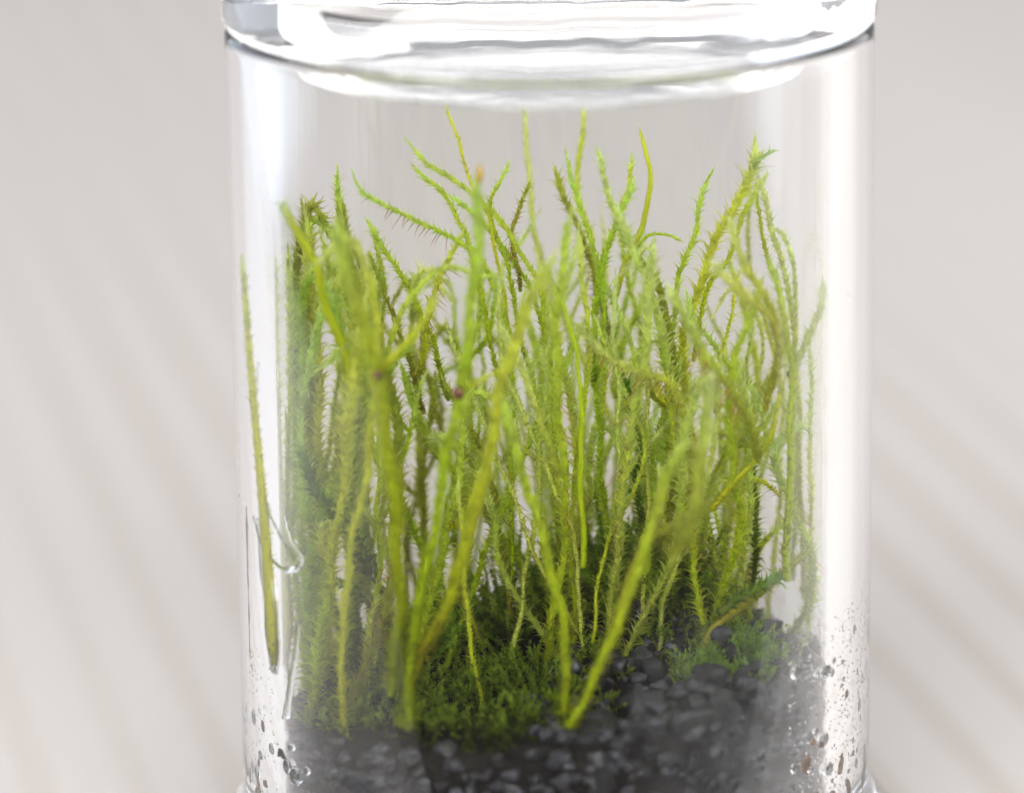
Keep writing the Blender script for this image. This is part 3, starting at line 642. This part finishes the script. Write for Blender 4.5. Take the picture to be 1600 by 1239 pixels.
# ------------------------------------------------------------------ water: trickles, droplets and mist on the inside of the glass
def trickle(pts, r, label, az_front=True):
    P = []
    for (px, py) in pts:
        p = unproject(px, py, -1.2); b = max(-RI * .985, min(RI * .985, p.x)); yy = -math.sqrt(RI ** 2 - b ** 2); p = unproject(px, py, yy)
        k = (RI - r * .6) / math.hypot(b, yy); P.append(Vector((b * k, yy * k, p.z)))
    C = catmull(P, .04); C = [p * 1 for p in C]; fr = frames(C)
    vv, ff, cc = tube_data(*fr, r, r, 10, tip=False)
    vv = vv.reshape(len(C), 10, 3); cen = np.array([tuple(p) for p in C])[:, None]
    wob = np.array([.75 + .5 * abs(noise.noise(p * 6)) * 2 for p in C])[:, None, None]; vv = (cen + (vv - cen) * wob).reshape(-1, 3)
    o = link('water_trickle', mesh('water_trickle', vv, ff), [M_WATER]); tag(o, label, 'water', ); return o
trickle([(452,766),(462,800),(478,838),(496,868),(494,880),(480,882),(464,868),(448,835),(440,800)], .028, 'hooked trickle of water on the glass at the left, above the plaited shoot')
trickle([(445,560),(442,640),(444,720),(452,766)], .018, 'thin straight water streak on the left glass above the hooked trickle')
trickle([(497,965),(492,1010),(486,1060),(478,1115)], .016, 'long thin bluish water streak low on the left glass')
trickle([(431,785),(427,830),(434,868),(429,915),(436,950),(431,985),(433,1012)], .034, 'wavy vertical trickle of water on the inner wall beside the wet shoot at the left')
def drops(name, cnt, azr, zr, rr, label, seed, zp=1.0):
    q = random.Random(seed); bm = bmesh.new(); bmesh.ops.create_icosphere(bm, subdivisions=(2 if rr[1] > .02 else 1), radius=1)
    sv = np.array([tuple(x.co) for x in bm.verts]); sf = [tuple(x.index for x in g.verts) for g in bm.faces]; bm.free(); v = []; f = []
    for i in range(cnt):
        az = R(q.uniform(*azr)); z = zr[0] + (zr[1] - zr[0]) * q.random() ** zp; r = rr[0] + (rr[1] - rr[0]) * q.random() ** 3
        ra = np.array([math.cos(az), math.sin(az), 0]); ta = np.array([-ra[1], ra[0], 0]); c = ra * (RI - .001) + np.array([0, 0, z])
        e1, e2 = q.uniform(.8, 1.2), q.uniform(.8, 1.4)
        V = c + r * (sv[:, :1] * ra * .55 + sv[:, 1:2] * ta * e1 + sv[:, 2:] * np.array([0, 0, e2])); b = len(v); v += [tuple(x) for x in V]; f += [(a + b, c_ + b, d + b) for a, c_, d in sf]
    o = link(name, mesh(name, v, f), [M_WATER]); tag(o, label, 'water', kind='stuff'); return o
drops('condensation_droplets', 4200, (-40, 15), (-4.1, -1.8), (.004, .016), 'fine water droplets misting the inside of the glass at the lower right', 31, 1.7)
drops('condensation_droplets', 900, (165, 203), (-4.0, -2.2), (.004, .015), 'fine water droplets on the inside of the glass at the lower left', 32, 1.3)

drops('water_beads', 70, (-42, 12), (-4.1, -2.0), (.03, .085), 'larger clear water beads on the inside of the glass at the lower right', 33, 1.2)
drops('water_beads', 34, (168, 215), (-4.1, -2.9), (.03, .08), 'larger clear water beads on the inside of the glass at the lower left', 34, 1.2)

def mist_mat():
    m, nt, out = mat('fine_mist'); L = nt.links.new
    tc = N(nt, 'ShaderNodeTexCoord'); sx = N(nt, 'ShaderNodeSeparateXYZ'); L(tc.outputs['Object'], sx.inputs[0])
    nz = N(nt, 'ShaderNodeTexNoise', Scale=2.2, Detail=5.0); L(tc.outputs['Object'], nz.inputs['Vector'])
    rx = N(nt, 'ShaderNodeMapRange'); rx.inputs[1].default_value = .6; rx.inputs[2].default_value = 2.7; L(sx.outputs[0], rx.inputs[0])
    rz = N(nt, 'ShaderNodeMapRange'); rz.inputs[1].default_value = -1.0; rz.inputs[2].default_value = -2.6; L(sx.outputs[2], rz.inputs[0])
    a = N(nt, 'ShaderNodeMath', _operation='MULTIPLY'); L(rx.outputs[0], a.inputs[0]); L(rz.outputs[0], a.inputs[1])
    r = ramp(nt, [(.3, (.25,) * 3), (.7, (1,) * 3)], nz.outputs['Fac'])
    b = N(nt, 'ShaderNodeMath', _operation='MULTIPLY'); L(a.outputs[0], b.inputs[0]); L(r.outputs[0], b.inputs[1])
    c = N(nt, 'ShaderNodeMath', _operation='MULTIPLY'); c.inputs[1].default_value = .55; L(b.outputs[0], c.inputs[0])
    d = N(nt, 'ShaderNodeMath', _operation='ADD'); d.inputs[1].default_value = .0; L(c.outputs[0], d.inputs[0])
    tr = N(nt, 'ShaderNodeBsdfTransparent'); df = N(nt, 'ShaderNodeBsdfDiffuse'); df.inputs[0].default_value = (.85, .88, .92, 1)
    tl = N(nt, 'ShaderNodeBsdfTranslucent'); tl.inputs[0].default_value = (.85, .88, .92, 1)
    ad = N(nt, 'ShaderNodeMixShader'); L(df.outputs[0], ad.inputs[1]); L(tl.outputs[0], ad.inputs[2])
    mx = N(nt, 'ShaderNodeMixShader'); L(d.outputs[0], mx.inputs[0]); L(tr.outputs[0], mx.inputs[1]); L(ad.outputs[0], mx.inputs[2]); L(mx.outputs[0], out.inputs[0])
    return m
v = []; f = []; K = 90; Z = 20
for j in range(Z + 1):
    for k in range(K + 1):
        a = R(-95 + 125 * k / K); z = -3.6 + 3.0 * j / Z; v.append(((RI - .03) * math.cos(a), (RI - .03) * math.sin(a), z))
for j in range(Z):
    for k in range(K): q = j * (K + 1) + k; f.append((q, q + 1, q + K + 2, q + K + 1))
mist = link('condensation_mist', mesh('condensation_mist', v, f), [mist_mat()]); tag(mist, 'thin whitish mist of condensation on the lower right inside wall', 'water', kind='stuff')
print('shoots', NS[0])
